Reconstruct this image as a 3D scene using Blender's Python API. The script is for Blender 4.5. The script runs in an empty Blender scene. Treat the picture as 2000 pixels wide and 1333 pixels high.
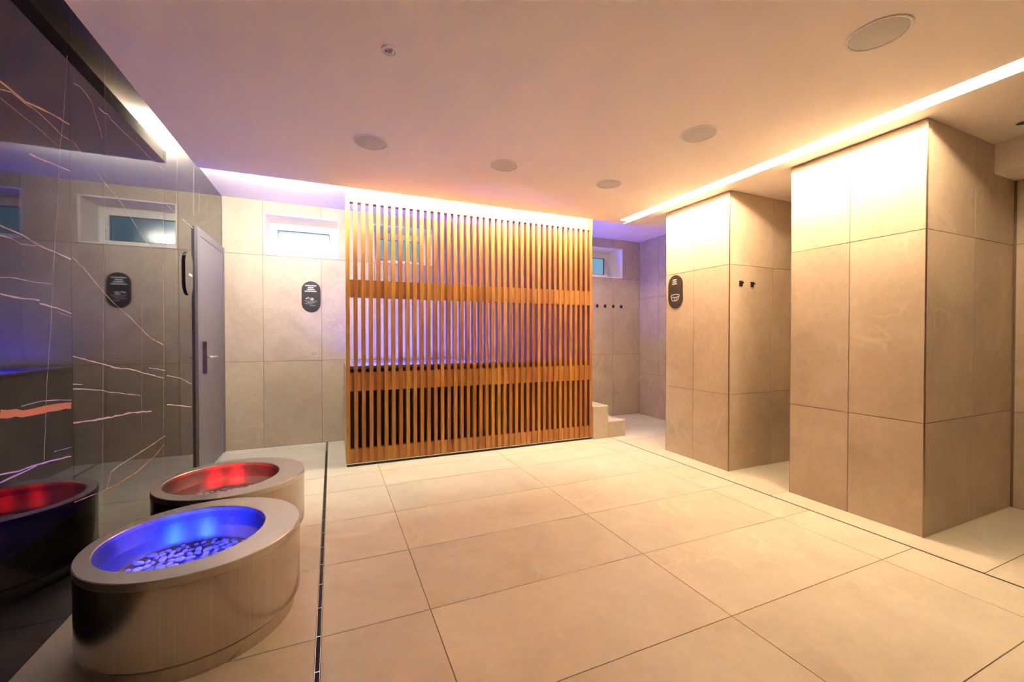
import bpy, bmesh, math, random
from mathutils import Vector, Matrix

# ------------------------------------------------------------------ camera, world, exposure
scene = bpy.context.scene
COL = scene.collection
R = math.radians
rng = random.Random(7)

cam_data = bpy.data.cameras.new('camera')
cam_data.sensor_width = 36.0
cam_data.lens = 814.6 / 2000.0 * 36.0
cam_data.clip_start = 0.02
camera = bpy.data.objects.new('camera', cam_data)
camera.location = (0.0, 0.0, 1.254)
camera.rotation_euler = (R(90 - 0.67), 0.0, R(-23.37))
COL.objects.link(camera)
scene.camera = camera

world = bpy.data.worlds.new('dusk_world')
world.use_nodes = True
bg = world.node_tree.nodes['Background']
bg.inputs['Color'].default_value = (0.42, 0.68, 0.88, 1)
bg.inputs['Strength'].default_value = 0.13
scene.world = world

vs = scene.view_settings
vs.view_transform = 'Standard'
vs.look = 'None'
vs.exposure = 2.82
vs.gamma = 1.0
vs.use_curve_mapping = False
scene.cycles.max_bounces = 14
scene.cycles.diffuse_bounces = 8
scene.cycles.transparent_max_bounces = 12

WARM = (1.0, 0.77, 0.49)          # colour of the LED tapes
WARM_COVE = (1.0, 0.96, 0.78)
SLOT_POWER = 69.0                 # emission of the ceiling slot tape
COVE_POWER = 96.0                 # emission of the tape above the screen
BLUE = (0.004, 0.020, 1.0)
POOL_BLUE = (0.08, 0.065, 1.0)
RED = (1.0, 0.006, 0.010)
BATH_BLUE_POWER = 160.0
BATH_RED_POWER = 26.0
POOL_POWER = 200.0

# ------------------------------------------------------------------ helpers
def mat_base(name):
    m = bpy.data.materials.new(name)
    m.use_nodes = True
    nt = m.node_tree
    return m, nt, nt.nodes['Principled BSDF'], nt.nodes.new, nt.links.new

def plain(name, color, rough=0.5, metal=0.0, spec=0.5):
    m, nt, b, N, L = mat_base(name)
    b.inputs['Base Color'].default_value = (*color, 1)
    b.inputs['Roughness'].default_value = rough
    b.inputs['Metallic'].default_value = metal
    b.inputs['Specular IOR Level'].default_value = spec
    return m

def emitter(name, color, strength):
    m = bpy.data.materials.new(name)
    m.use_nodes = True
    nt = m.node_tree
    nt.nodes.remove(nt.nodes['Principled BSDF'])
    e = nt.nodes.new('ShaderNodeEmission')
    e.inputs['Color'].default_value = (*color, 1)
    e.inputs['Strength'].default_value = strength
    nt.links.new(e.outputs[0], nt.nodes['Material Output'].inputs[0])
    return m

def math_node(nt, op, a, b=None, clamp=False):
    n = nt.nodes.new('ShaderNodeMath'); n.operation = op; n.use_clamp = clamp
    for i, v in enumerate((a, b)):
        if v is None: continue
        if isinstance(v, (int, float)): n.inputs[i].default_value = v
        else: nt.links.new(v, n.inputs[i])
    return n.outputs[0]

def ramp(nt, fac, stops):
    n = nt.nodes.new('ShaderNodeValToRGB')
    els = n.color_ramp.elements
    while len(els) < len(stops): els.new(0.5)
    for e, (p, c) in zip(els, stops):
        e.position = p
        e.color = (*c, 1) if len(c) == 3 else c
    nt.links.new(fac, n.inputs[0])
    return n.outputs[0]

def noise(nt, vec, scale, detail=4, rough=0.55, dist=0.0):
    n = nt.nodes.new('ShaderNodeTexNoise')
    n.inputs['Scale'].default_value = scale
    n.inputs['Detail'].default_value = detail
    n.inputs['Roughness'].default_value = rough
    n.inputs['Distortion'].default_value = dist
    if vec is not None: nt.links.new(vec, n.inputs['Vector'])
    return n.outputs['Fac']

def piece_coords(nt, scale=(1, 1, 1)):
    """object coordinates shifted by a random amount for every piece"""
    tc = nt.nodes.new('ShaderNodeTexCoord')
    oi = nt.nodes.new('ShaderNodeObjectInfo')
    sh = nt.nodes.new('ShaderNodeVectorMath'); sh.operation = 'SCALE'
    sh.inputs[0].default_value = (37.0, 91.0, 53.0)
    nt.links.new(oi.outputs['Random'], sh.inputs['Scale'])
    sc = nt.nodes.new('ShaderNodeVectorMath'); sc.operation = 'MULTIPLY'
    sc.inputs[1].default_value = scale
    nt.links.new(tc.outputs['Object'], sc.inputs[0])
    ad = nt.nodes.new('ShaderNodeVectorMath'); ad.operation = 'ADD'
    nt.links.new(sc.outputs[0], ad.inputs[0]); nt.links.new(sh.outputs[0], ad.inputs[1])
    return ad.outputs[0], oi.outputs['Random']

def bump(nt, b, height, strength, dist=0.002):
    n = nt.nodes.new('ShaderNodeBump')
    n.inputs['Strength'].default_value = strength
    n.inputs['Distance'].default_value = dist
    nt.links.new(height, n.inputs['Height'])
    nt.links.new(n.outputs[0], b.inputs['Normal'])

def mixc(nt, fac, a, b, mode='MIX'):
    n = nt.nodes.new('ShaderNodeMix'); n.data_type = 'RGBA'; n.blend_type = mode
    for key, v in ((0, fac), (6, a), (7, b)):
        if isinstance(v, (int, float)): n.inputs[key].default_value = v
        elif isinstance(v, tuple): n.inputs[key].default_value = (*v, 1)
        else: nt.links.new(v, n.inputs[key])
    return n.outputs[2]

def stone(name, dark, mid, light, rough):
    m, nt, b, N, L = mat_base(name)
    vec, rnd = piece_coords(nt)
    n1 = noise(nt, vec, 2.2, 7, 0.6, 0.6)
    n2 = noise(nt, vec, 22.0, 5, 0.65)
    c = ramp(nt, n1, [(0.28, dark), (0.5, mid), (0.72, light)])
    c = mixc(nt, 0.28, c, ramp(nt, n2, [(0.3, dark), (0.7, light)]))
    # thin pale veins where a warped noise crosses its middle value, only in patches
    v = noise(nt, vec, 0.95, 4, 0.58, 0.7)
    v = math_node(nt, 'ABSOLUTE', math_node(nt, 'SUBTRACT', v, 0.5))
    v = ramp(nt, v, [(0.0, (1, 1, 1)), (0.012, (0, 0, 0))])
    patch = ramp(nt, noise(nt, vec, 1.7, 2), [(0.50, (0, 0, 0)), (0.62, (1, 1, 1))])
    vm = math_node(nt, 'MULTIPLY', math_node(nt, 'MULTIPLY', v, patch), 0.30)
    pale = tuple(min(1.0, x * 1.30) for x in light)
    c = mixc(nt, vm, c, pale)
    # every tile a touch lighter or darker
    hs = nt.nodes.new('ShaderNodeHueSaturation')
    L(math_node(nt, 'ADD', math_node(nt, 'MULTIPLY', rnd, 0.10), 0.95), hs.inputs['Value'])
    L(c, hs.inputs['Color'])
    L(hs.outputs[0], b.inputs['Base Color'])
    r = math_node(nt, 'ADD', math_node(nt, 'MULTIPLY', n2, 0.16), rough - 0.08)
    L(r, b.inputs['Roughness'])
    b.inputs['Specular IOR Level'].default_value = 0.4
    bump(nt, b, n2, 0.12)
    return m

def wood(name):
    m, nt, b, N, L = mat_base(name)
    vec, rnd = piece_coords(nt, (1, 1, 0.07))
    g = noise(nt, vec, 70.0, 6, 0.65, 0.3)
    w = noise(nt, vec, 14.0, 4, 0.6, 1.2)
    c = ramp(nt, g, [(0.30, (0.27, 0.095, 0.015)), (0.52, (0.435, 0.172, 0.030)), (0.75, (0.57, 0.255, 0.055))])
    c = mixc(nt, 0.50, c, ramp(nt, w, [(0.35, (0.31, 0.112, 0.018)), (0.65, (0.56, 0.245, 0.048))]))
    hs = nt.nodes.new('ShaderNodeHueSaturation')
    L(math_node(nt, 'ADD', math_node(nt, 'MULTIPLY', rnd, 0.36), 0.74), hs.inputs['Value'])
    L(math_node(nt, 'ADD', math_node(nt, 'MULTIPLY', rnd, 0.02), 0.49), hs.inputs['Hue'])
    L(c, hs.inputs['Color'])
    L(hs.outputs[0], b.inputs['Base Color'])
    b.inputs['Roughness'].default_value = 0.42
    bump(nt, b, g, 0.05, 0.001)
    return m

def brushed(name, color, rough, scale):
    m, nt, b, N, L = mat_base(name)
    vec, rnd = piece_coords(nt, scale)
    g = noise(nt, vec, 1.0, 5, 0.7)
    L(ramp(nt, g, [(0.25, tuple(x * 0.82 for x in color)), (0.75, color)]), b.inputs['Base Color'])
    L(math_node(nt, 'ADD', math_node(nt, 'MULTIPLY', g, 0.07), rough - 0.035), b.inputs['Roughness'])
    b.inputs['Metallic'].default_value = 1.0
    return m

def marble_black(name):
    m, nt, b, N, L = mat_base(name)
    vec, rnd = piece_coords(nt)
    cloud = noise(nt, vec, 3.0, 6, 0.6, 0.5)
    c = ramp(nt, cloud, [(0.3, (0.0035, 0.003, 0.0032)), (0.8, (0.012, 0.010, 0.010))])
    v = noise(nt, vec, 1.6, 6, 0.6, 2.0)
    v = math_node(nt, 'ABSOLUTE', math_node(nt, 'SUBTRACT', v, 0.5))
    v = ramp(nt, v, [(0.0, (1, 1, 1)), (0.004, (0, 0, 0))])
    c = mixc(nt, math_node(nt, 'MULTIPLY', v, 0.10), c, (0.25, 0.18, 0.12))
    L(c, b.inputs['Base Color'])
    b.inputs['Roughness'].default_value = 0.035
    b.inputs['Specular IOR Level'].default_value = 0.7
    return m

def sheet_reflect(nt, f0):
    """Schlick reflectance that is the same from both sides of a thin sheet"""
    lw = nt.nodes.new('ShaderNodeLayerWeight'); lw.inputs['Blend'].default_value = 0.5
    p = math_node(nt, 'POWER', lw.outputs['Facing'], 5.0)
    return math_node(nt, 'ADD', math_node(nt, 'MULTIPLY', p, 1.0 - f0), f0)

def sheet(name, tint, f0, rough, ripple):
    m = bpy.data.materials.new(name)
    m.use_nodes = True
    nt = m.node_tree
    nt.nodes.remove(nt.nodes['Principled BSDF'])
    tr = nt.nodes.new('ShaderNodeBsdfTransparent'); tr.inputs[0].default_value = (*tint, 1)
    gl = nt.nodes.new('ShaderNodeBsdfGlossy'); gl.inputs['Roughness'].default_value = rough
    if ripple:
        tc = nt.nodes.new('ShaderNodeTexCoord')
        bp = nt.nodes.new('ShaderNodeBump'); bp.inputs['Strength'].default_value = ripple; bp.inputs['Distance'].default_value = 0.01
        nt.links.new(noise(nt, tc.outputs['Object'], 9.0, 2), bp.inputs['Height'])
        nt.links.new(bp.outputs[0], gl.inputs['Normal'])
    mx = nt.nodes.new('ShaderNodeMixShader')
    nt.links.new(sheet_reflect(nt, f0), mx.inputs[0]); nt.links.new(tr.outputs[0], mx.inputs[1]); nt.links.new(gl.outputs[0], mx.inputs[2])
    nt.links.new(mx.outputs[0], nt.nodes['Material Output'].inputs[0])
    return m

M = {}
M['floor_stone'] = stone('floor_stone', (0.565, 0.53, 0.43), (0.67, 0.64, 0.535), (0.74, 0.715, 0.61), 0.40)
M['wall_stone'] = stone('wall_stone', (0.395, 0.315, 0.232), (0.50, 0.408, 0.31), (0.595, 0.50, 0.39), 0.46)
M['grout'] = plain('grout', (0.20, 0.15, 0.11), 0.9)
M['paint'] = plain('ceiling_paint', (0.92, 0.85, 0.80), 0.75, 0, 0.2)
M['white'] = plain('white_lacquer', (0.83, 0.83, 0.82), 0.35)
M['grille'] = plain('speaker_grille', (0.62, 0.60, 0.585), 0.7)
M['wood'] = wood('teak_wood')
M['pool_shade'] = plain('painted_shade_panel', (0.035, 0.014, 0.006), 0.6)  # near-black brown, shade behind the slats put into the colour
M['steel'] = brushed('brushed_steel_vertical', (0.56, 0.50, 0.44), 0.21, (110, 110, 0.35))
M['steel_flat'] = brushed('brushed_steel_flat', (0.62, 0.57, 0.51), 0.34, (6, 60, 6))
M['basin'] = brushed('basin_steel', (0.34, 0.35, 0.38), 0.31, (160, 160, 0.6))
M['chrome'] = plain('satin_chrome', (0.70, 0.68, 0.65), 0.22, 1.0)
M['profile'] = plain('bronze_edge_profile', (0.30, 0.22, 0.15), 0.35, 1.0)
M['marble'] = marble_black('black_marble')
M['vein_w'] = plain('pale_vein', (0.52, 0.42, 0.38), 0.05)
M['vein_g'] = plain('golden_vein', (0.50, 0.33, 0.21), 0.05)
M['vein_o'] = plain('orange_vein', (0.62, 0.25, 0.09), 0.05)
M['black'] = plain('black_satin', (0.012, 0.011, 0.011), 0.40)
M['channel'] = plain('drain_channel', (0.01, 0.008, 0.007), 0.7)
M['sign'] = plain('sign_plate', (0.035, 0.030, 0.029), 0.38)
M['sign_gloss'] = plain('glossy_black_sign', (0.02, 0.018, 0.018), 0.06)
M['print'] = plain('sign_print', (0.80, 0.78, 0.76), 0.5)
M['print_dim'] = plain('sign_print_grey', (0.34, 0.32, 0.31), 0.5)
M['door'] = plain('grey_door_laminate', (0.16, 0.15, 0.165), 0.42)
M['door_frame'] = plain('dark_door_frame', (0.145, 0.135, 0.15), 0.45)
M['gasket'] = plain('black_gasket', (0.01, 0.01, 0.01), 0.6)
M['pebble'] = plain('pale_pebble', (0.80, 0.80, 0.80), 0.45)
M['pebble_grey'] = plain('grey_pebble', (0.40, 0.41, 0.43), 0.45)
M['pool_shell'] = plain('pool_shell', (0.45, 0.50, 0.55), 0.35)
M['water'] = sheet('clear_water', (0.96, 0.97, 1.0), 0.02, 0.02, 0.05)
M['glass'] = sheet('window_glass', (0.75, 0.85, 0.88), 0.09, 0.16, 0.0)
M['lens'] = plain('detector_lens', (0.75, 0.80, 0.72), 0.08)
M['slot_led'] = emitter('slot_led', WARM, SLOT_POWER)
M['cove_led'] = emitter('cove_led', WARM_COVE, COVE_POWER)
M['bath_blue'] = emitter('bath_blue_led', BLUE, BATH_BLUE_POWER)
M['bath_red'] = emitter('bath_red_led', RED, BATH_RED_POWER)
M['pool_blue'] = emitter('pool_blue_led', POOL_BLUE, POOL_POWER)

def link(name, me, mat=None, parent=None, loc=(0, 0, 0)):
    o = bpy.data.objects.new(name, me)
    COL.objects.link(o)
    o.location = loc
    if mat is not None and me is not None and not me.materials: me.materials.append(mat)
    if parent is not None: o.parent = parent
    return o

def empty(name, loc=(0, 0, 0)):
    o = bpy.data.objects.new(name, None)
    o.empty_display_size = 0.05
    COL.objects.link(o); o.location = loc
    return o

def tag(o, label=None, cat=None, group=None, kind=None):
    if label: o['label'] = label
    if cat: o['category'] = cat
    if group: o['group'] = group
    if kind: o['kind'] = kind
    return o

def add_box(bm, x0, x1, y0, y1, z0, z1):
    v = [bm.verts.new(p) for p in ((x0,y0,z0),(x1,y0,z0),(x1,y1,z0),(x0,y1,z0),(x0,y0,z1),(x1,y0,z1),(x1,y1,z1),(x0,y1,z1))]
    for q in ((3,2,1,0),(4,5,6,7),(0,1,5,4),(1,2,6,5),(2,3,7,6),(3,0,4,7)):
        bm.faces.new([v[i] for i in q])

def bm_mesh(name, bm, smooth=False):
    me = bpy.data.meshes.new(name)
    bmesh.ops.recalc_face_normals(bm, faces=bm.faces)
    bm.to_mesh(me); bm.free()
    if smooth:
        me.polygons.foreach_set('use_smooth', [True] * len(me.polygons))
    return me

BOXES = {}
def box(name, b, mat, parent=None, bevel=0.0):
    """box given by world bounds, its origin at its centre; alike boxes share mesh data.
    parent is assumed to be unrotated; its location is subtracted."""
    x0, x1, y0, y1, z0, z1 = b
    dx, dy, dz = x1 - x0, y1 - y0, z1 - z0
    key = (round(dx, 4), round(dy, 4), round(dz, 4), mat.name, bevel)
    if key not in BOXES:
        bm = bmesh.new()
        add_box(bm, -dx/2, dx/2, -dy/2, dy/2, -dz/2, dz/2)
        if bevel > 0:
            bmesh.ops.bevel(bm, geom=list(bm.edges), offset=bevel, segments=1, affect='EDGES')
        BOXES[key] = bm_mesh(name, bm)
        BOXES[key].materials.append(mat)
    c = Vector(((x0+x1)/2, (y0+y1)/2, (z0+z1)/2))
    if parent is not None: c -= world_loc(parent)
    return link(name, BOXES[key], None, parent, c)

def world_loc(o):
    p = Vector(o.location)
    while o.parent is not None:
        o = o.parent; p = p + Vector(o.location)
    return p

def multi_box(name, boxes, mat, parent=None, loc=(0, 0, 0)):
    bm = bmesh.new()
    base = Vector(loc)
    if parent is not None: base = base + world_loc(parent)
    for x0, x1, y0, y1, z0, z1 in boxes:
        add_box(bm, x0-base.x, x1-base.x, y0-base.y, y1-base.y, z0-base.z, z1-base.z)
    return link(name, bm_mesh(name, bm), mat, parent, loc)

def cut_rect(r, holes):
    """rectangle minus rectangles, as a list of rectangles"""
    out = [r]
    for h in holes:
        nxt = []
        for (a, b, c, d) in out:
            if h[0] >= b or h[1] <= a or h[2] >= d or h[3] <= c:
                nxt.append((a, b, c, d)); continue
            if h[0] > a: nxt.append((a, h[0], c, d))
            if h[1] < b: nxt.append((h[1], b, c, d))
            m0, m1 = max(a, h[0]), min(b, h[1])
            if h[2] > c: nxt.append((m0, m1, c, h[2]))
            if h[3] < d: nxt.append((m0, m1, h[3], d))
        out = nxt
    return [q for q in out if q[1]-q[0] > 0.004 and q[3]-q[2] > 0.004]

GAP = 0.0021
def tiles(parent, plane, at, us, vs_, mat, holes=(), thick=0.010, skip=None):
    """tiles of one surface: plane 'x+','x-','y-','z+' is the way they face, at the face's coordinate"""
    for i in range(len(us)-1):
        for j in range(len(vs_)-1):
            r = (us[i]+GAP, us[i+1]-GAP, vs_[j]+GAP, vs_[j+1]-GAP)
            if skip and skip(i, j): continue
            rs = cut_rect(r, holes)
            if not rs: continue
            bs = []
            for (a, b, c, d) in rs:
                if plane == 'x+': bs.append((at-thick, at, a, b, c, d))
                elif plane == 'x-': bs.append((at, at+thick, a, b, c, d))
                elif plane == 'y-': bs.append((a, b, at, at+thick, c, d))
                elif plane == 'y+': bs.append((a, b, at-thick, at, c, d))
                else: bs.append((a, b, c, d, at-thick, at))
            if len(bs) == 1: box('tile', bs[0], mat, parent)
            else:
                b0 = bs[0]
                loc = Vector(((b0[0]+b0[1])/2, (b0[2]+b0[3])/2, (b0[4]+b0[5])/2)) - world_loc(parent)
                multi_box('tile', bs, mat, parent, loc)

def disc_ring(bm, cx, cy, r, z, n=64):
    return [bm.verts.new((cx + r*math.cos(2*math.pi*k/n), cy + r*math.sin(2*math.pi*k/n), z)) for k in range(n)]

def skin_rings(bm, rings, cap_first=False, cap_last=False):
    for a, b in zip(rings, rings[1:]):
        n = len(a)
        for k in range(n):
            bm.faces.new((a[k], a[(k+1) % n], b[(k+1) % n], b[k]))
    if cap_first: bm.faces.new(list(reversed(rings[0])))
    if cap_last: bm.faces.new(rings[-1])

def lathe(name, prof, mat, parent=None, loc=(0, 0, 0), n=64, cap0=False, cap1=False, auto=35):
    """prof: list of (radius, z) or (radius, z, cx)"""
    bm = bmesh.new()
    rings = [disc_ring(bm, (p[2] if len(p) > 2 else 0), 0, p[0], p[1], n) for p in prof]
    skin_rings(bm, rings, cap0, cap1)
    me = bm_mesh(name, bm, True)
    try: me.set_sharp_from_angle(angle=R(auto))
    except Exception: pass
    return link(name, me, mat, parent, loc)

def hole_tube(name, pts, r, mat, parent, n=10):
    """a round bar through points (parent space)"""
    bm = bmesh.new()
    rings = []
    for i, p in enumerate(pts):
        p = Vector(p)
        d = (Vector(pts[min(i+1, len(pts)-1)]) - Vector(pts[max(i-1, 0)])).normalized()
        a = d.cross(Vector((0, 0, 1)))
        if a.length < 1e-3: a = d.cross(Vector((1, 0, 0)))
        a.normalize(); b = d.cross(a)
        rings.append([bm.verts.new(p + a*r*math.cos(2*math.pi*k/n) + b*r*math.sin(2*math.pi*k/n)) for k in range(n)])
    skin_rings(bm, rings, True, True)
    return link(name, bm_mesh(name, bm, True), mat, parent)

# ------------------------------------------------------------------ room dimensions (metres)
XL, XR = -1.085, 4.575            # black marble wall, far right wall
YB, YF = 5.39, -2.3               # back wall with windows, wall behind the viewer
ZC, ZU = 2.61, 2.77               # lowered ceiling, upper ceiling
ZR = 2.597                        # ceiling right of the light slot
CX0, CY1 = -0.985, 4.09           # edges of the lowered ceiling
SX0, SX1 = 3.10, 3.215            # light slot
PX = 3.365                        # room face of the two pillars

# ------------------------------------------------------------------ floor
floor = box('floor', (XL-0.25, XR+0.25, YF-0.25, YB+0.25, -0.16, -0.0025), M['grout'])
tag(floor, 'beige stone tiled floor', None, None, 'structure')
fy = [YF, -1.62, -1.035, -0.45, 0.135, 0.725, 1.31, 1.892, 2.475, 3.05, 3.63, 4.04, 4.63, 5.22, YB]
tiles(floor, 'z+', 0.0, [XL, -0.066], fy, M['floor_stone'])
tiles(floor, 'z+', 0.0, [-0.046, 0.41, 1.638, 2.825, 3.150], fy, M['floor_stone'])
tiles(floor, 'z+', 0.0, [3.162, XR], [YF, -1.62, -0.16, 1.02, 2.2, 3.40, 4.04, 4.63, 5.22, YB], M['floor_stone'])

def slot_drain(x0, x1, y0, y1, label, edge):
    t = empty('floor_drain', ((x0+x1)/2, y0, 0))
    tag(t, label, 'drain')
    e = edge
    box('channel', (x0+e, x1-e, y0, y1, -0.0024, -0.0012), M['channel'], t)
    box('edge_strip', (x0+0.0005, x0+e, y0, y1, -0.0024, 0.0006), M['chrome'], t)
    box('edge_strip', (x1-e, x1-0.0005, y0, y1, -0.0024, 0.0006), M['chrome'], t)
    return t
d1 = slot_drain(-0.066, -0.046, YF+0.02, 4.98, 'wide black slot drain in floor beside the round foot baths', 0.0022)
y = 0.9
while y < 4.9:
    box('spacer_bridge', (-0.0655, -0.0465, y, y+0.006, -0.0022, 0.0004), M['chrome'], d1)
    y += 0.2
slot_drain(3.150, 3.162, YF+0.02, 3.93, 'thin dark slot drain in floor running along the two tiled pillars', 0.0022)

# ------------------------------------------------------------------ walls
WIN = [(-0.690, 0.080), (0.475, 1.245), (3.470, 4.240)]
WZ0, WZ1 = 2.168, 2.632
holes = [(a, b, WZ0, WZ1) for a, b in WIN]
bz = [0.0, 0.970, 2.160, ZU]
bx = [XL, -0.703] + [-0.703 + 0.595*k for k in range(1, 9)] + [XR]
wall_back = multi_box('wall_back', [(a, b, YB+0.0085, YB+0.47, c, d) for a, b, c, d in cut_rect((XL-0.25, XR+0.25, -0.1, ZU+0.1), holes)], M['grout'])
tag(wall_back, 'beige tiled back wall with three high windows', None, None, 'structure')
tiles(wall_back, 'y-', YB, bx, bz, M['wall_stone'], holes)
# plastered reveals of the window niches
for a, b in WIN:
    e = 0.010
    multi_box('reveal', [(a, a+e, YB+0.001, YB+0.44, WZ0, WZ1), (b-e, b, YB+0.001, YB+0.44, WZ0, WZ1),
                         (a+e, b-e, YB+0.001, YB+0.44, WZ1-e, WZ1), (a+e, b-e, YB+0.001, YB+0.44, WZ0, WZ0+e)], M['paint'], wall_back)

wall_right = box('wall_right', (XR+0.0085, XR+0.25, YF-0.25, YB+0.25, -0.1, ZU+0.1), M['grout'])
tag(wall_right, 'beige tiled right wall beyond the pillars', None, None, 'structure')
tiles(wall_right, 'x-', XR, [YF, -1.7, -0.5, 0.70, 1.338], [0, 0.70, 1.92, 2.386], M['wall_stone'])
tiles(wall_right, 'x-', XR, [2.185, 2.735], [0, 0.70, 1.92, ZR], M['wall_stone'])
tiles(wall_right, 'x-', XR, [3.53, 3.78, 4.37, 4.96, YB], [0, 0.655, 1.86, ZU], M['wall_stone'])

wall_front = box('wall_front', (XL-0.25, XR+0.25, YF-0.25, YF-0.0085, -0.1, ZU+0.1), M['grout'])
tag(wall_front, 'beige tiled wall behind the viewer', None, None, 'structure')
tiles(wall_front, 'y+', YF, [XL, 0.1, 1.3, 2.5, 3.7, XR], [0, 0.72, 1.92, ZU], M['wall_stone'])

wall_left = box('wall_left', (XL-0.25, XL-0.0105, YF-0.25, YB+0.25, -0.1, ZU+0.1), M['gasket'])
tag(wall_left, 'polished black marble wall with gold and white veins', None, None, 'structure')
SLAB_Y = [YF, -0.958, 0.207, 1.372, 2.537, 3.702, 4.40]
slabs = []
for a, b in zip(SLAB_Y, SLAB_Y[1:]):
    s = box('slab', (XL-0.012, XL, a+0.0008, b-0.0008, 0, ZU), M['marble'], wall_left)
    slabs.append((a, b, s))
slabs.append((4.40, YB, box('slab', (XL-0.012, XL, 4.40, YB, 2.21, ZU), M['marble'], wall_left)))
slabs.append((4.40, YB, box('slab', (XL-0.012, XL-0.003, 4.40, YB, 0, 2.2084), M['gasket'], wall_left)))
VEINS = [
    ('g', 0.0060, [(2.106, 2.166), (2.238, 2.161), (2.332, 2.182), (2.392, 2.193), (2.550, 2.212)]),
    ('g', 0.0040, [(2.105, 2.138), (2.163, 2.158), (2.232, 2.154), (2.293, 2.159), (2.367, 2.153), (2.474, 2.137), (2.549, 2.140)]),
    ('g', 0.0020, [(2.104, 2.107), (2.203, 2.100), (2.317, 2.094), (2.458, 2.079)]),
    ('w', 0.0030, [(2.557, 2.150), (2.624, 2.126), (2.748, 2.090), (2.860, 2.051), (2.990, 2.021), (3.182, 1.943), (3.312, 1.880), (3.430, 1.840), (3.559, 1.792), (3.699, 1.730)]),
    ('w', 0.0040, [(2.575, 2.418), (2.627, 2.432), (2.676, 2.427), (2.736, 2.409), (2.769, 2.356), (2.809, 2.318), (2.828, 2.277)]),
    ('w', 0.0040, [(2.796, 2.418), (2.858, 2.420), (2.891, 2.431), (2.930, 2.420), (3.043, 2.419), (3.215, 2.423), (3.445, 2.422), (3.708, 2.427)]),
    ('g', 0.0050, [(2.261, 1.971), (2.314, 1.974), (2.402, 1.987), (2.546, 2.002)]),
    ('w', 0.0050, [(2.095, 1.649), (2.216, 1.641), (2.320, 1.620), (2.537, 1.603)]),
    ('g', 0.0040, [(2.546, 1.614), (2.648, 1.575), (2.826, 1.482), (2.953, 1.427), (3.141, 1.362), (3.297, 1.295), (3.449, 1.237), (3.656, 1.193)]),
    ('w', 0.0030, [(2.095, 1.614), (2.152, 1.615), (2.204, 1.605), (2.294, 1.615)]),
    ('w', 0.0020, [(2.092, 1.464), (2.144, 1.471), (2.257, 1.469), (2.388, 1.474)]),
    ('w', 0.0050, [(2.091, 1.405), (2.200, 1.398), (2.309, 1.399)]),
    ('w', 0.0050, [(2.309, 1.386), (2.428, 1.375), (2.532, 1.356)]),
    ('w', 0.0030, [(2.428, 1.358), (2.532, 1.342)]),
    ('w', 0.0060, [(2.540, 1.163), (2.638, 1.144), (2.802, 1.112), (2.945, 1.081), (3.133, 1.059), (3.291, 1.028), (3.650, 0.960)]),
    ('w', 0.0040, [(3.402, 1.049), (3.539, 1.032), (3.680, 1.011)]),
    ('w', 0.0040, [(3.719, 0.972), (4.004, 0.927), (4.286, 0.849)]),
    ('w', 0.0040, [(2.537, 1.014), (2.814, 0.973), (2.857, 0.960), (3.032, 0.930), (3.265, 0.888)]),
    ('w', 0.0030, [(2.537, 1.035), (2.618, 1.024)]),
    ('o', 0.0240, [(2.082, 0.977), (2.235, 0.955), (2.293, 0.953), (2.366, 0.952), (2.523, 0.939)]),
    ('w', 0.0030, [(2.192, 0.987), (2.317, 0.989), (2.420, 0.979), (2.524, 0.964)]),
    ('w', 0.0070, [(2.533, 0.858), (2.650, 0.845), (2.811, 0.828), (2.980, 0.814), (3.175, 0.799), (3.436, 0.761)]),
    ('w', 0.0050, [(3.714, 0.763), (3.917, 0.728), (4.280, 0.656)]),
    ('w', 0.0050, [(2.078, 0.761), (2.173, 0.745), (2.279, 0.740), (2.365, 0.731), (2.518, 0.710)]),
    ('w', 0.0050, [(2.077, 0.732), (2.134, 0.734), (2.224, 0.734), (2.279, 0.736)]),
    ('w', 0.0020, [(2.390, 0.763), (2.519, 0.751)]),
    ('w', 0.0050, [(2.835, 0.456), (2.886, 0.529), (2.974, 0.537), (3.162, 0.538), (3.381, 0.540), (3.668, 0.549)]),
    ('o', 0.0050, [(2.526, 0.493), (2.772, 0.459), (2.996, 0.439), (3.209, 0.433), (3.472, 0.456), (3.657, 0.494)]),
    ('w', 0.0025, [(2.860, 2.729), (2.867, 2.347), (2.853, 1.942), (2.826, 1.479), (2.811, 1.035), (2.796, 0.615), (2.795, 0.350)]),
    ('w', 0.0025, [(2.525, 2.514), (2.492, 2.232), (2.457, 2.050), (2.425, 1.709), (2.398, 1.486), (2.380, 1.282), (2.352, 1.084), (2.325, 0.744)]),
    ('g', 0.0030, [(3.715, 2.698), (3.688, 2.398), (3.672, 1.819), (3.663, 1.099), (3.639, 0.563), (3.621, 0.245)]),
    ('w', 0.0025, [(3.995, 2.724), (3.961, 2.359), (3.936, 1.866), (3.914, 1.475)]),
    ('w', 0.0025, [(4.397, 2.716), (4.370, 2.292)]),
    ('w', 0.0025, [(4.575, 2.590), (4.537, 2.355)]),
    ('w', 0.0020, [(4.809, 2.554), (4.785, 2.349)]),
    ('w', 0.0030, [(3.752, 2.201), (3.957, 2.182)]),
    ('w', 0.0030, [(4.088, 2.185), (4.367, 2.178)]),
    ('g', 0.0020, [(3.301, 1.452), (3.291, 1.053), (3.274, 0.642)]),
    ('w', 0.0040, [(0.30, 0.40), (0.62, 0.55), (0.90, 0.80), (1.20, 0.92), (1.36, 1.10)]),
    ('g', 0.0050, [(1.38, 1.95), (1.62, 1.80), (1.85, 1.86), (2.09, 1.72)]),
    ('w', 0.0050, [(-0.80, 2.20), (-0.40, 1.70), (-0.05, 1.45), (0.19, 0.98)]),
    ('o', 0.0120, [(0.22, 1.55), (0.60, 1.50), (1.00, 1.62), (1.36, 1.58)]),
]
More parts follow.
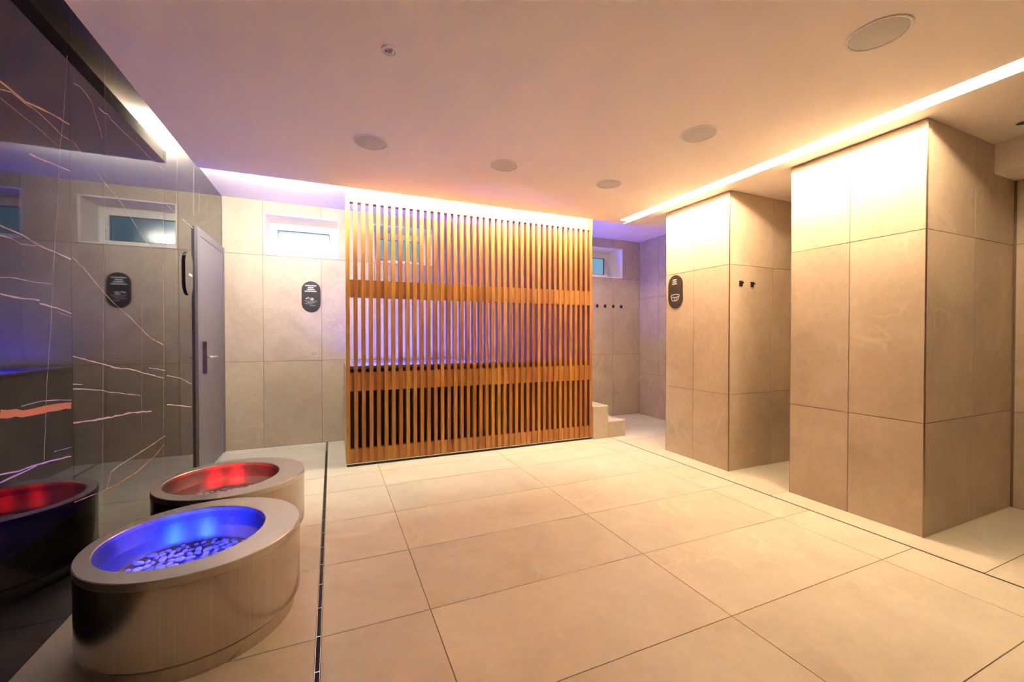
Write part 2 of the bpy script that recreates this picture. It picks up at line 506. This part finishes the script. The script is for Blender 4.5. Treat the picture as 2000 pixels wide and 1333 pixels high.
def ribbon(bm, pts, w, x):
    r2 = random.Random(int(abs(pts[0][0]*1000 + pts[0][1]*77)))
    fine = []
    for (a, b) in zip(pts, pts[1:]):
        d = math.hypot(b[0]-a[0], b[1]-a[1])
        k = max(1, int(d / 0.035))
        for q in range(k):
            t = q / k
            j = min(0.0035, 0.35*w) if q else 0
            fine.append((a[0]+(b[0]-a[0])*t + r2.uniform(-j, j), a[1]+(b[1]-a[1])*t + r2.uniform(-j, j)))
    fine.append(pts[-1])
    prev = None
    n = len(fine)
    for i, p in enumerate(fine):
        q0, q1 = fine[max(0, i-1)], fine[min(n-1, i+1)]
        dx, dy = q1[0]-q0[0], q1[1]-q0[1]
        l = math.hypot(dx, dy) or 1
        ww = 0.60*w*(r2.uniform(0.55, 1.25) if w < 0.015 else r2.uniform(0.9, 1.1))
        nx, ny = -dy/l*ww, dx/l*ww
        cur = (bm.verts.new((x, p[0]+nx, p[1]+ny)), bm.verts.new((x, p[0]-nx, p[1]-ny)))
        if prev: bm.faces.new((prev[0], prev[1], cur[1], cur[0]))
        prev = cur
for a, b, s in slabs[:-1]:
    for kind in 'wgo':
        mine = [v for v in VEINS if v[0] == kind and a-0.02 <= sum(p[0] for p in v[2])/len(v[2]) < b]
        if not mine or (a == 4.40 and s.location.z < 1): continue
        bm = bmesh.new()
        c = world_loc(s)
        for _, w, pts in mine:
            ribbon(bm, [(min(max(p[0], a+0.001), b-0.001) - c.y, p[1] - c.z) for p in pts], w, XL + 0.0003 - c.x)
        link('vein', bm_mesh('vein', bm), M['vein_' + kind], s)

# pillars ----------------------------------------------------------
def pillar(y0, y1, jy, jx, label, front_cut, side_cut):
    t = box('pillar', (PX+0.0085, XR+0.05, y0+0.0085, y1-0.0085, 0.0, ZR+0.05), M['grout'])
    tag(t, label, 'pillar', None, 'structure')
    z = [0, 0.712, 1.917, ZR-0.004]
    tiles(t, 'x-', PX, [y0+0.003, jy, y1], z, M['wall_stone'])
    tiles(t, 'y-', y0, [PX+0.003, jx, XR], z, M['wall_stone'])
    tiles(t, 'y+', y1, [PX, jx, XR], z, M['wall_stone'])
    box('corner_profile', (PX-0.001, PX+0.006, y0-0.001, y0+0.006, 0, ZR-0.004), M['profile'], t)
    box('corner_profile', (PX-0.0005, PX+0.003, y1-0.003, y1+0.0005, 0, ZR-0.004), M['profile'], t)
    return t
pillar(1.350, 2.178, 1.767, 3.982, 'beige tiled pillar nearest the viewer under the ceiling light slot', 0, 0)
pillar(2.737, 3.530, 3.152, 3.960, 'beige tiled pillar carrying the oval sign and two hooks', 0, 0)

# ------------------------------------------------------------------ ceilings
upper = box('ceiling', (XL-0.25, XR+0.25, YF-0.25, YB+0.25, ZU, ZU+0.15), M['paint'])
tag(upper, 'white raised ceiling strip above the windows', None, None, 'structure')
low = multi_box('ceiling', [
    (CX0, SX0, YF, CY1, ZC, ZC+0.085),
    (SX0, SX1, 3.985, CY1, ZC, ZC+0.085),
    (SX1, XR+0.01, YF, CY1-0.015, ZR, ZC+0.085),
    (SX0-0.01, SX1+0.01, YF, CY1, ZC+0.085, ZC+0.100)], M['paint'])
tag(low, 'white lowered ceiling with round speakers and a light slot', None, None, 'structure')
bulk = box('ceiling', (4.25, XR+0.01, YF, 1.349, 2.388, ZR+0.01), M['paint'])
tag(bulk, 'white boxed ceiling bulkhead beside the near pillar', None, None, 'structure')

# ------------------------------------------------------------------ LED tapes
def led_line(name, label, housing, tape, mat):
    t = empty(name, ((tape[0]+tape[1])/2, (tape[2]+tape[3])/2, tape[4]))
    tag(t, label, 'light')
    box('profile', housing, M['white'], t)
    box('led_tape', tape, mat, t)
    return t
led_line('light_strip', 'warm white light line in the ceiling slot along the pillars',
         (SX0+0.0005, SX0+0.004, 0.70, 3.975, ZC+0.015, ZC+0.050), (SX0+0.004, SX0+0.016, 0.70, 3.975, ZC+0.022, ZC+0.034), M['slot_led'])
led_line('light_strip', 'warm white cove light behind the ceiling edge above the wooden screen',
         (CX0+0.02, 2.88, CY1+0.0005, CY1+0.004, ZC+0.015, ZC+0.050), (CX0+0.02, 2.88, CY1+0.004, CY1+0.012, ZC+0.024, ZC+0.036), M['cove_led'])

led_line('light_strip', 'unseen LED strip added to brighten the ceiling gap by the marble wall',
         (CX0+0.004, CX0+0.024, 3.62, CY1-0.01, ZC+0.0852, ZC+0.090), (CX0+0.008, CX0+0.018, 3.62, CY1-0.01, ZC+0.090, ZC+0.096), M['cove_led'])  # added unseen strip, brightens the gap end mirrored in the marble

# ------------------------------------------------------------------ windows
def window(n, a, b, label):
    y0, y1 = YB+0.365, YB+0.425
    t = empty('window_%d' % n, ((a+b)/2, y0, WZ0))
    tag(t, label, None, None, 'structure')
    x0, x1, z0, z1 = a+0.010, b-0.010, WZ0+0.010, WZ1-0.010
    w = 0.045
    multi_box('frame', [(x0, x0+w, y0, y1, z0, z1), (x1-w, x1, y0, y1, z0, z1), (x0+w, x1-w, y0, y1, z1-w, z1), (x0+w, x1-w, y0, y1, z0, z0+w)], M['white'], t)
    s0, s1, t0, t1 = x0+0.030, x1-0.030, z0+0.030, z1-0.030
    w = 0.058
    sash = multi_box('sash', [(s0, s0+w, y0-0.012, y0-0.0005, t0, t1), (s1-w, s1, y0-0.012, y0-0.0005, t0, t1),
                       (s0+w, s1-w, y0-0.012, y0-0.0005, t1-w, t1), (s0+w, s1-w, y0-0.012, y0-0.0005, t0, t0+w)], M['white'], t)
    g0, g1, h0, h1 = s0+w, s1-w, t0+w, t1-w
    e = 0.005
    multi_box('gasket', [(g0, g0+e, y0-0.009, y0+0.010, h0, h1), (g1-e, g1, y0-0.009, y0+0.010, h0, h1),
                         (g0+e, g1-e, y0-0.009, y0+0.010, h1-e, h1), (g0+e, g1-e, y0-0.009, y0+0.010, h0, h0+e)], M['gasket'], sash)
    box('pane', (g0+e, g1-e, y0, y0+0.006, h0+e, h1-e), M['glass'], sash)
    hx = s1-0.030
    multi_box('handle', [(hx-0.010, hx+0.010, y0-0.018, y0-0.012, t0+0.13, t0+0.19), (hx-0.006, hx+0.006, y0-0.040, y0-0.018, t0+0.155, t0+0.170), (hx-0.008, hx+0.008, y0-0.050, y0-0.040, t0+0.06, t0+0.170)], M['white'], t)
    return t
window(1, *WIN[0], 'white high window left of the wooden screen')
window(2, *WIN[1], 'white high window seen through the gaps of the wooden screen')
window(3, *WIN[2], 'white high window above the row of four hooks')

# ------------------------------------------------------------------ door in the marble wall
door = empty('door_1', (XL, 4.40, 0))
tag(door, 'grey laminate door in the black marble wall', None, None, 'structure')
xd = XL + 0.022
multi_box('door_frame', [(XL-0.002, xd, 4.401, 4.476, 0.001, 2.205), (XL-0.002, xd, 5.325, 5.386, 0.001, 2.205), (XL-0.002, xd, 4.476, 5.325, 2.140, 2.205)], M['door_frame'], door)
leaf = box('door_leaf', (XL, xd-0.002, 4.481, 5.320, 0.008, 2.135), M['door'], door)
box('shadow_gap', (XL-0.002, XL, 4.476, 5.325, 0.001, 2.140), M['gasket'], door)
handle = empty('door_handle', (0, 0, 0)); handle.parent = door; handle.location = (0.022, 0.15, 1.06)
bm = bmesh.new(); add_box(bm, 0, 0.030, -0.016, 0.016, -0.145, 0.145)
bmesh.ops.bevel(bm, geom=list(bm.edges), offset=0.003, segments=2, affect='EDGES')
link('handle_plate', bm_mesh('handle_plate', bm), M['profile'], handle)
hole_tube('lever', [(0.028, 0, 0.005), (0.055, 0, 0.005), (0.066, 0.006, 0.005), (0.070, 0.020, 0.005), (0.070, 0.145, 0.005)], 0.0085, M['chrome'], handle)

# ------------------------------------------------------------------ wooden screen
SCX, SCY, P = 0.124, 4.260, 0.0703
SW, SD = 0.0352, 0.075
screen = empty('slatted_screen', (SCX + 1.39, SCY, 0))
tag(screen, 'tall warm teak slatted screen standing before the plunge pool', 'screen')
sx1 = SCX + 39*P + SW
for k in range(40):
    x = SCX + k*P
    box('slat', (x, x+SW, SCY, SCY+SD, 0.030, 2.5345), M['wood'], screen, 0.0012)
for k in range(39):
    x = SCX + k*P + SW
    for z0, z1 in ((0.031, 0.166), (0.724, 0.902), (1.628, 1.796)):
        box('spacer_block', (x+0.0003, x+P-SW-0.0003, SCY+0.010, SCY+SD-0.004, z0, z1), M['wood'], screen)
box('header_board', (SCX, sx1, SCY, SCY+SD, 2.535, ZU-0.003), M['wood'], screen)
box('base_rail', (SCX+0.004, sx1-0.004, SCY+0.010, SCY+SD-0.005, 0.0005, 0.024), M['black'], screen)
box('base_lip', (SCX+0.002, sx1-0.002, SCY+0.003, SCY+SD-0.003, 0.024, 0.030), M['chrome'], screen)

# ------------------------------------------------------------------ plunge pool and steps
pool = empty('plunge_pool', (1.49, 4.88, 0))
tag(pool, 'raised blue-lit plunge pool behind the wooden screen', 'pool')
px0, px1, py0, py1, pt = 0.140, 2.862, 4.372, 5.386, 0.930
multi_box('basin', [(px0, px1, py0, py0+0.06, 0.001, pt), (px0, px1, py1-0.06, py1, 0.001, pt), (px0, px0+0.06, py0+0.06, py1-0.06, 0.001, pt),
                    (px1-0.06, px1, py0+0.06, py1-0.06, 0.001, pt), (px0+0.06, px1-0.06, py0+0.06, py1-0.06, 0.001, 0.20)], M['pool_shell'], pool)
tiles(pool, 'x-', px0-0.0105, [py0, 4.78, py1], [0.002, pt], M['wall_stone'])
box('shade_panel', (px0-0.0100, px1, py0-0.0060, py0-0.0005, 0.001, pt), M['pool_shade'], pool)  # added dark sheet, paints the shade between screen and pool
e = 0.012
multi_box('rim', [(px0-e, px1, py0-0.008, py0+0.070, pt+0.0005, pt+0.028), (px0-e, px1, py1-0.07, py1, pt+0.0005, pt+0.028),
                  (px0-e, px0+0.07, py0+0.070, py1-0.07, pt+0.0005, pt+0.028), (px1-0.07, px1, py0+0.070, py1-0.07, pt+0.0005, pt+0.028)], M['steel_flat'], pool)
bm = bmesh.new()
v = [bm.verts.new(q) for q in ((-1.289, -0.447, 0.885), (1.311, -0.447, 0.885), (1.311, 0.445, 0.885), (-1.289, 0.445, 0.885))]
bm.faces.new(v)
link('water', bm_mesh('water', bm), M['water'], pool)
for lx, ly, lz, ry in ((-0.14, -0.03, 0.2005, 0), (0.52, -0.03, 0.2005, 0), (-1.2895, -0.20, 0.60, 90), (-1.2895, 0.18, 0.60, 90)):
    lamp = empty('pool_lamp', (lx, ly, lz)); lamp.parent = pool
    lamp.rotation_euler = (0, R(ry), 0)
    lathe('lamp_ring', [(0.050, 0.000), (0.066, 0.000), (0.066, 0.012), (0.050, 0.012), (0.050, 0.000)], M['chrome'], lamp, n=32)
    lathe('lamp_lens', [(0.050, 0.010), (0.030, 0.012), (0.002, 0.013)], M['pool_blue'], lamp, n=32, cap1=True)

steps = empty('pool_steps', (3.12, 4.236, 0))
tag(steps, 'two beige stone steps at the right end of the wooden screen', 'steps')
for x0, x1, z in ((2.906, 3.122, 0.400), (3.124, 3.378, 0.200)):
    st = box('step', (x0, x1, 4.236, 5.386, 0.001, z-0.0105), M['wall_stone'], steps)
    box('tread', (x0, x1+0.0005, 4.234, 5.386, z-0.010, z), M['floor_stone'], st)

# ------------------------------------------------------------------ round foot baths
def foot_bath(cx, cy, label, lampmat, color):
    t = empty('foot_bath', (cx, cy, 0))
    tag(t, label, 'foot bath', 'round steel foot baths')
    ix = -0.049
    H = 0.395
    lathe('plinth', [(0.364, 0.0), (0.364, 0.062)], M['steel'], t, n=96)
    lathe('outer_wall', [(0.362, 0.060), (0.372, 0.060), (0.389, 0.078), (0.389, H-0.030)], M['steel'], t, n=96)
    rim = lathe('rim', [(0.386, H-0.030), (0.3915, H-0.030), (0.3915, H-0.003), (0.3885, H), (0.296, H, ix), (0.293, H-0.003, ix), (0.293, H-0.020, ix)], M['steel_flat'], t, n=96)
    lathe('basin', [(0.2945, H-0.018, ix), (0.2945, 0.262, ix), (0.284, 0.240, ix), (0.150, 0.238, ix), (0.004, 0.238, ix)], M['basin'], t, n=96, cap1=True)
    bm = bmesh.new(); ring = disc_ring(bm, ix, 0, 0.2943, 0.347, 96); bm.faces.new(ring)
    link('water', bm_mesh('water', bm), M['water'], t)
    for a in (-118, -52):
        ca, sa = math.cos(R(a)), math.sin(R(a))
        lamp = empty('bath_lamp', (ix + 0.2935*ca, 0.2935*sa, 0.297)); lamp.parent = t
        lamp.rotation_euler = (R(90), 0, R(a - 90))
        lathe('lamp_ring', [(0.026, 0.000), (0.033, 0.000), (0.033, 0.006), (0.026, 0.006), (0.026, 0.000)], M['chrome'], lamp, n=24)
        lathe('lamp_lens', [(0.026, 0.004), (0.014, 0.007), (0.001, 0.008)], lampmat, lamp, n=24, cap1=True)
    return t
foot_bath(-0.535, 2.218, 'round stainless foot bath glowing blue, nearest the viewer', M['bath_blue'], 'blue')
foot_bath(-0.559, 3.028, 'round stainless foot bath glowing red, behind the blue one', M['bath_red'], 'red')

# pebbles lying in the baths
PEB = []
for q in range(8):
    bm = bmesh.new()
    bmesh.ops.create_icosphere(bm, subdivisions=2, radius=1.0)
    r2 = random.Random(100+q)
    sx, sy, sz = r2.uniform(0.016, 0.023), r2.uniform(0.011, 0.015), r2.uniform(0.006, 0.009)
    ax = [(Vector((r2.uniform(-1, 1), r2.uniform(-1, 1), r2.uniform(-0.3, 0.3))).normalized(), r2.uniform(0.05, 0.22)) for _ in range(4)]
    for vv in bm.verts:
        d = vv.co.copy()
        for n_, a_ in ax: vv.co *= 1 + a_ * (d.dot(n_))**3 * 0.8
        vv.co.x *= sx; vv.co.y *= sy; vv.co.z *= sz
    me = bm_mesh('pebble', bm, True)
    me.materials.append(M['pebble'] if q < 6 else M['pebble_grey'])
    PEB.append((me, sx, sy, sz))
def scatter(cx, cy, n, label, group):
    pts = []
    tries = 0
    while len(pts) < n and tries < 40000:
        tries += 1
        a, rr = rng.uniform(0, 2*math.pi), 0.258*math.sqrt(rng.random())
        k = rng.uniform(0.62, 1.2)
        me, sx, sy, sz = PEB[rng.randrange(len(PEB))]
        p = (cx + rr*math.cos(a), cy + rr*math.sin(a), 0.5*(sx+sy)*k)
        if all((p[0]-q[0])**2 + (p[1]-q[1])**2 > (0.86*(p[2]+q[2]))**2 for q in pts):
            pts.append(p)
            o = link('pebble', me, None, None, (p[0], p[1], 0.2390 + sz*k*0.95))
            o.rotation_euler = (rng.uniform(-0.12, 0.12), rng.uniform(-0.12, 0.12), rng.uniform(0, 6.28))
            o.scale = (k, k, k)
            tag(o, label, 'pebble', group)
scatter(-0.584, 2.218, 190, 'small pale pebble on the bottom of the blue-lit foot bath', 'pebbles in the blue foot bath')
scatter(-0.608, 3.028, 150, 'small pale pebble on the bottom of the red-lit foot bath', 'pebbles in the red foot bath')

# ------------------------------------------------------------------ signs
def pill_outline(w, h, n=20):
    r = w/2
    s = h/2 - r
    return [(r*math.cos(math.pi*k/n), s + r*math.sin(math.pi*k/n)) for k in range(n+1)] + \
           [(-r*math.cos(math.pi*k/n), -s - r*math.sin(math.pi*k/n)) for k in range(n+1)]
def sign(loc, rotz, label, w, h, lines, dim, extra, thick=0.008, mat='sign'):
    t = empty('oval_sign', loc)
    t.rotation_euler = (0, 0, R(rotz))
    tag(t, label, 'sign')
    bm = bmesh.new()
    o = pill_outline(w, h)
    a = [bm.verts.new((p[0], -0.0008, p[1])) for p in o]
    b = [bm.verts.new((p[0], -thick+0.001, p[1])) for p in o]
    c = [bm.verts.new((p[0]*0.985, -thick, p[1]*0.992)) for p in o]
    skin_rings(bm, [a, b, c], True, True)
    link('plate', bm_mesh('plate', bm), M[mat], t)
    def words(bm, u0, u1, v, hh, r2):
        u = u0
        while u < u1 - 0.002:
            lw = min(hh*r2.uniform(0.30, 0.62), u1-u)
            top = hh*r2.choice((0.5, 0.5, 0.36, 0.5))
            y0, y1 = -thick-0.0006, -thick+0.0002
            if r2.random() < 0.5:
                add_box(bm, u, u+lw, y0, y1, v-hh*0.36, v+top)
            else:
                add_box(bm, u, u+lw*0.36, y0, y1, v-hh*0.36, v+top)
                add_box(bm, u+lw*0.36, u+lw, y0, y1, v-hh*0.36, v-hh*0.12)
                add_box(bm, u+lw*0.64, u+lw, y0, y1, v-hh*0.12, v+hh*0.36)
            u += lw + hh*0.14
    r2 = random.Random(5)
    if lines:
        bm = bmesh.new()
        for u0, u1, v, hh in lines: words(bm, u0, u1, v, hh, r2)
        link('lettering', bm_mesh('lettering', bm), M['print'], t)
    if dim:
        bm = bmesh.new()
        for u0, u1, v, hh in dim: words(bm, u0, u1, v, hh, r2)
        link('small_lettering', bm_mesh('small_lettering', bm), M['print_dim'], t)
    if extra: extra(t, thick)
    return t
def strokes(bm, pts, w, thick):
    for (a, b) in zip(pts, pts[1:]):
        d = Vector((b[0]-a[0], b[1]-a[1])); n = Vector((-d.y, d.x)).normalized()*w/2
        q = [(a[0]+n.x, a[1]+n.y), (b[0]+n.x, b[1]+n.y), (b[0]-n.x, b[1]-n.y), (a[0]-n.x, a[1]-n.y)]
        f = [bm.verts.new((p[0], -thick-0.0006, p[1])) for p in q]
        g = [bm.verts.new((p[0], -thick+0.0002, p[1])) for p in q]
        skin_rings(bm, [f, g], True, True)
def feet_icon(t, th):
    bm = bmesh.new()
    for cu, cv, ru, rv in ((-0.0485, -0.022, 0.009, 0.0065), (-0.030, -0.015, 0.008, 0.0075)):
        f = [bm.verts.new((cu+ru*math.cos(k*0.5236), -th-0.0006, cv+rv*math.sin(k*0.5236))) for k in range(12)]
        g = [bm.verts.new((cu+ru*math.cos(k*0.5236), -th+0.0002, cv+rv*math.sin(k*0.5236))) for k in range(12)]
        skin_rings(bm, [f, g], True, True)
    strokes(bm, [(-0.012, -0.015), (-0.010, -0.040), (0.022, -0.040), (0.026, -0.015)], 0.004, th)
    strokes(bm, [(0.002, -0.010), (0.004, -0.038)], 0.006, th)
    strokes(bm, [(0.016, -0.012), (0.014, -0.038)], 0.006, th)
    link('icon', bm_mesh('icon', bm), M['print'], t)
def bucket_icon(t, th):
    bm = bmesh.new()
    el = [(0.060*math.cos(k*0.2618), -0.046 + 0.016*math.sin(k*0.2618)) for k in range(25)]
    strokes(bm, el, 0.005, th)
    strokes(bm, [(-0.058, -0.050), (-0.046, -0.088), (-0.030, -0.098), (0.022, -0.098), (0.038, -0.088), (0.055, -0.050)], 0.005, th)
    strokes(bm, [(-0.014, -0.062), (-0.010, -0.096)], 0.004, th)
    strokes(bm, [(0.016, -0.062), (0.014, -0.096)], 0.004, th)
    link('icon', bm_mesh('icon', bm), M['print'], t)
def row(x0, x1, y, h, k=0.2/488, cx=636, cy=665, kv=0.355/790):
    return ((x0-cx)*k, (x1-cx)*k, (cy-y)*kv, h*kv)
sign((-0.218, YB-0.0002, 1.713), 0, 'black oval sign with feet icon on the back wall beside the wooden screen', 0.198, 0.356,
     [row(485, 770, 383, 34), row(560, 700, 433, 34), row(530, 730, 480, 34), row(475, 780, 528, 34)],
     [row(475, 795, 780, 20), row(530, 745, 815, 20), row(475, 690, 850, 20), row(600, 745, 895, 20)], feet_icon)
kk = 0.198/366
def prow(x0, x1, y, h): return ((x0-505)*kk, (x1-505)*kk, (660-y)*0.35/858, h*0.35/858)
sign((PX-0.0002, 3.392, 1.728), -90, 'black oval sign with bucket icon on the tiled pillar face', 0.198, 0.350,
     [prow(440, 548, 355, 34), prow(443, 538, 408, 34), prow(428, 555, 460, 34)], None, bucket_icon)
sign((XL+0.0006, 4.205, 1.768), 90, 'black oval sign on the black marble wall beside the grey door', 0.205, 0.357,
     [(-0.012, 0.075, -0.008, 0.020)], None, None, 0.012, 'sign_gloss')

# ------------------------------------------------------------------ wall hooks
def make_hook():
    t = empty('wall_hook')
    bm = bmesh.new(); add_box(bm, -0.020, 0.020, -0.0075, -0.0005, -0.024, 0.024)
    bmesh.ops.bevel(bm, geom=list(bm.edges), offset=0.001, segments=1, affect='EDGES')
    link('back_plate', bm_mesh('back_plate', bm), M['black'], t)
    bm = bmesh.new()
    add_box(bm, -0.007, 0.007, -0.030, -0.0075, -0.004, 0.007)
    add_box(bm, -0.007, 0.007, -0.030, -0.025, 0.007, 0.013)
    link('peg', bm_mesh('peg', bm), M['black'], t)
    return t
hook0 = make_hook()
def copy_thing(src):
    c = src.copy(); COL.objects.link(c)
    for ch in list(src.children):
        d = ch.copy(); COL.objects.link(d); d.parent = c
    return c
spots = [(3.757, YB-0.0002, 1.720, 'square black hook beside the wooden screen, first of four on the back wall', 'black hooks on the back wall'),
         (3.905, YB-0.0002, 1.720, 'square black hook, second from the screen in the row of four', 'black hooks on the back wall'),
         (4.058, YB-0.0002, 1.720, 'square black hook, third from the screen in the row of four', 'black hooks on the back wall'),
         (4.211, YB-0.0002, 1.720, 'square black hook, farthest from the screen in the row of four', 'black hooks on the back wall'),
         (3.512, 2.7368, 1.747, 'square black hook near the front edge of the pillar side', 'black hooks on the pillar'),
         (3.664, 2.7368, 1.745, 'square black hook deeper along the pillar side', 'black hooks on the pillar')]
for i, (x, y, z, lab, grp) in enumerate(spots):
    h = hook0 if i == 0 else copy_thing(hook0)
    h.location = (x, y, z)
    tag(h, lab, 'hook', grp)

# small push button on the back wall
sw = empty('wall_button', (-0.190, YB, 1.050))
tag(sw, 'tiny flush steel button on back wall below the feet sign', 'button')
o = lathe('bezel', [(0.016, 0.0005), (0.016, 0.003), (0.012, 0.004), (0.012, 0.002)], M['chrome'], sw, n=24); o.rotation_euler = (R(90), 0, 0)
o = lathe('push_cap', [(0.0115, 0.001), (0.0115, 0.004), (0.001, 0.005)], M['grille'], sw, n=24, cap1=True); o.rotation_euler = (R(90), 0, 0)

# ------------------------------------------------------------------ ceiling fittings
def speaker(x, y, label):
    t = empty('ceiling_speaker', (x, y, ZC))
    tag(t, label, 'speaker', 'round ceiling speakers')
    lathe('trim_ring', [(0.118, 0.0), (0.117, -0.004), (0.112, -0.0065), (0.107, -0.005), (0.106, -0.0005)], M['white'], t, n=64)
    lathe('grille', [(0.1045, -0.0005), (0.104, -0.0035), (0.098, -0.0048), (0.05, -0.0055), (0.002, -0.0058)], M['grille'], t, n=64, cap1=True)
for x, y, lab in ((0.257, 3.082, 'round ceiling speaker nearest the marble wall'),
                  (1.263, 3.080, 'round ceiling speaker, middle one of the row by the screen'),
                  (2.268, 3.078, 'round ceiling speaker nearest the screen end of the light slot'),
                  (2.266, 2.084, 'round ceiling speaker across from the pillar with the sign'),
                  (2.255, 1.080, 'large-looking round ceiling speaker closest to the viewer')):
    speaker(x, y, lab)
det = empty('motion_detector', (0.257, 2.063, ZC))
tag(det, 'tiny round motion detector in the ceiling near the marble wall', 'detector')
lathe('trim_ring', [(0.037, 0.0), (0.037, -0.004), (0.033, -0.007), (0.028, -0.006), (0.027, -0.001)], M['white'], det, n=40)
lathe('base', [(0.0265, -0.0005), (0.0265, -0.003), (0.001, -0.0032)], M['grille'], det, n=40, cap1=True)
lathe('lens', [(0.014, -0.0035, 0.008), (0.013, -0.010, 0.008), (0.008, -0.016, 0.008), (0.001, -0.0175, 0.008)], M['lens'], det, n=24, cap1=True)
lathe('status_light', [(0.003, -0.0034, -0.015), (0.003, -0.006, -0.015), (0.0005, -0.0062, -0.015)], M['gasket'], det, n=12, cap1=True)

dl = empty('downlight', (3.995, 1.143, ZR))
tag(dl, 'small switched-off recessed downlight before the bulkhead', 'light')
lathe('trim_ring', [(0.042, 0.0), (0.042, -0.003), (0.036, -0.004), (0.034, -0.001)], M['white'], dl, n=32)
lathe('reflector', [(0.0335, -0.0008), (0.0330, -0.0022), (0.001, -0.0010)], M['black'], dl, n=32, cap1=True)
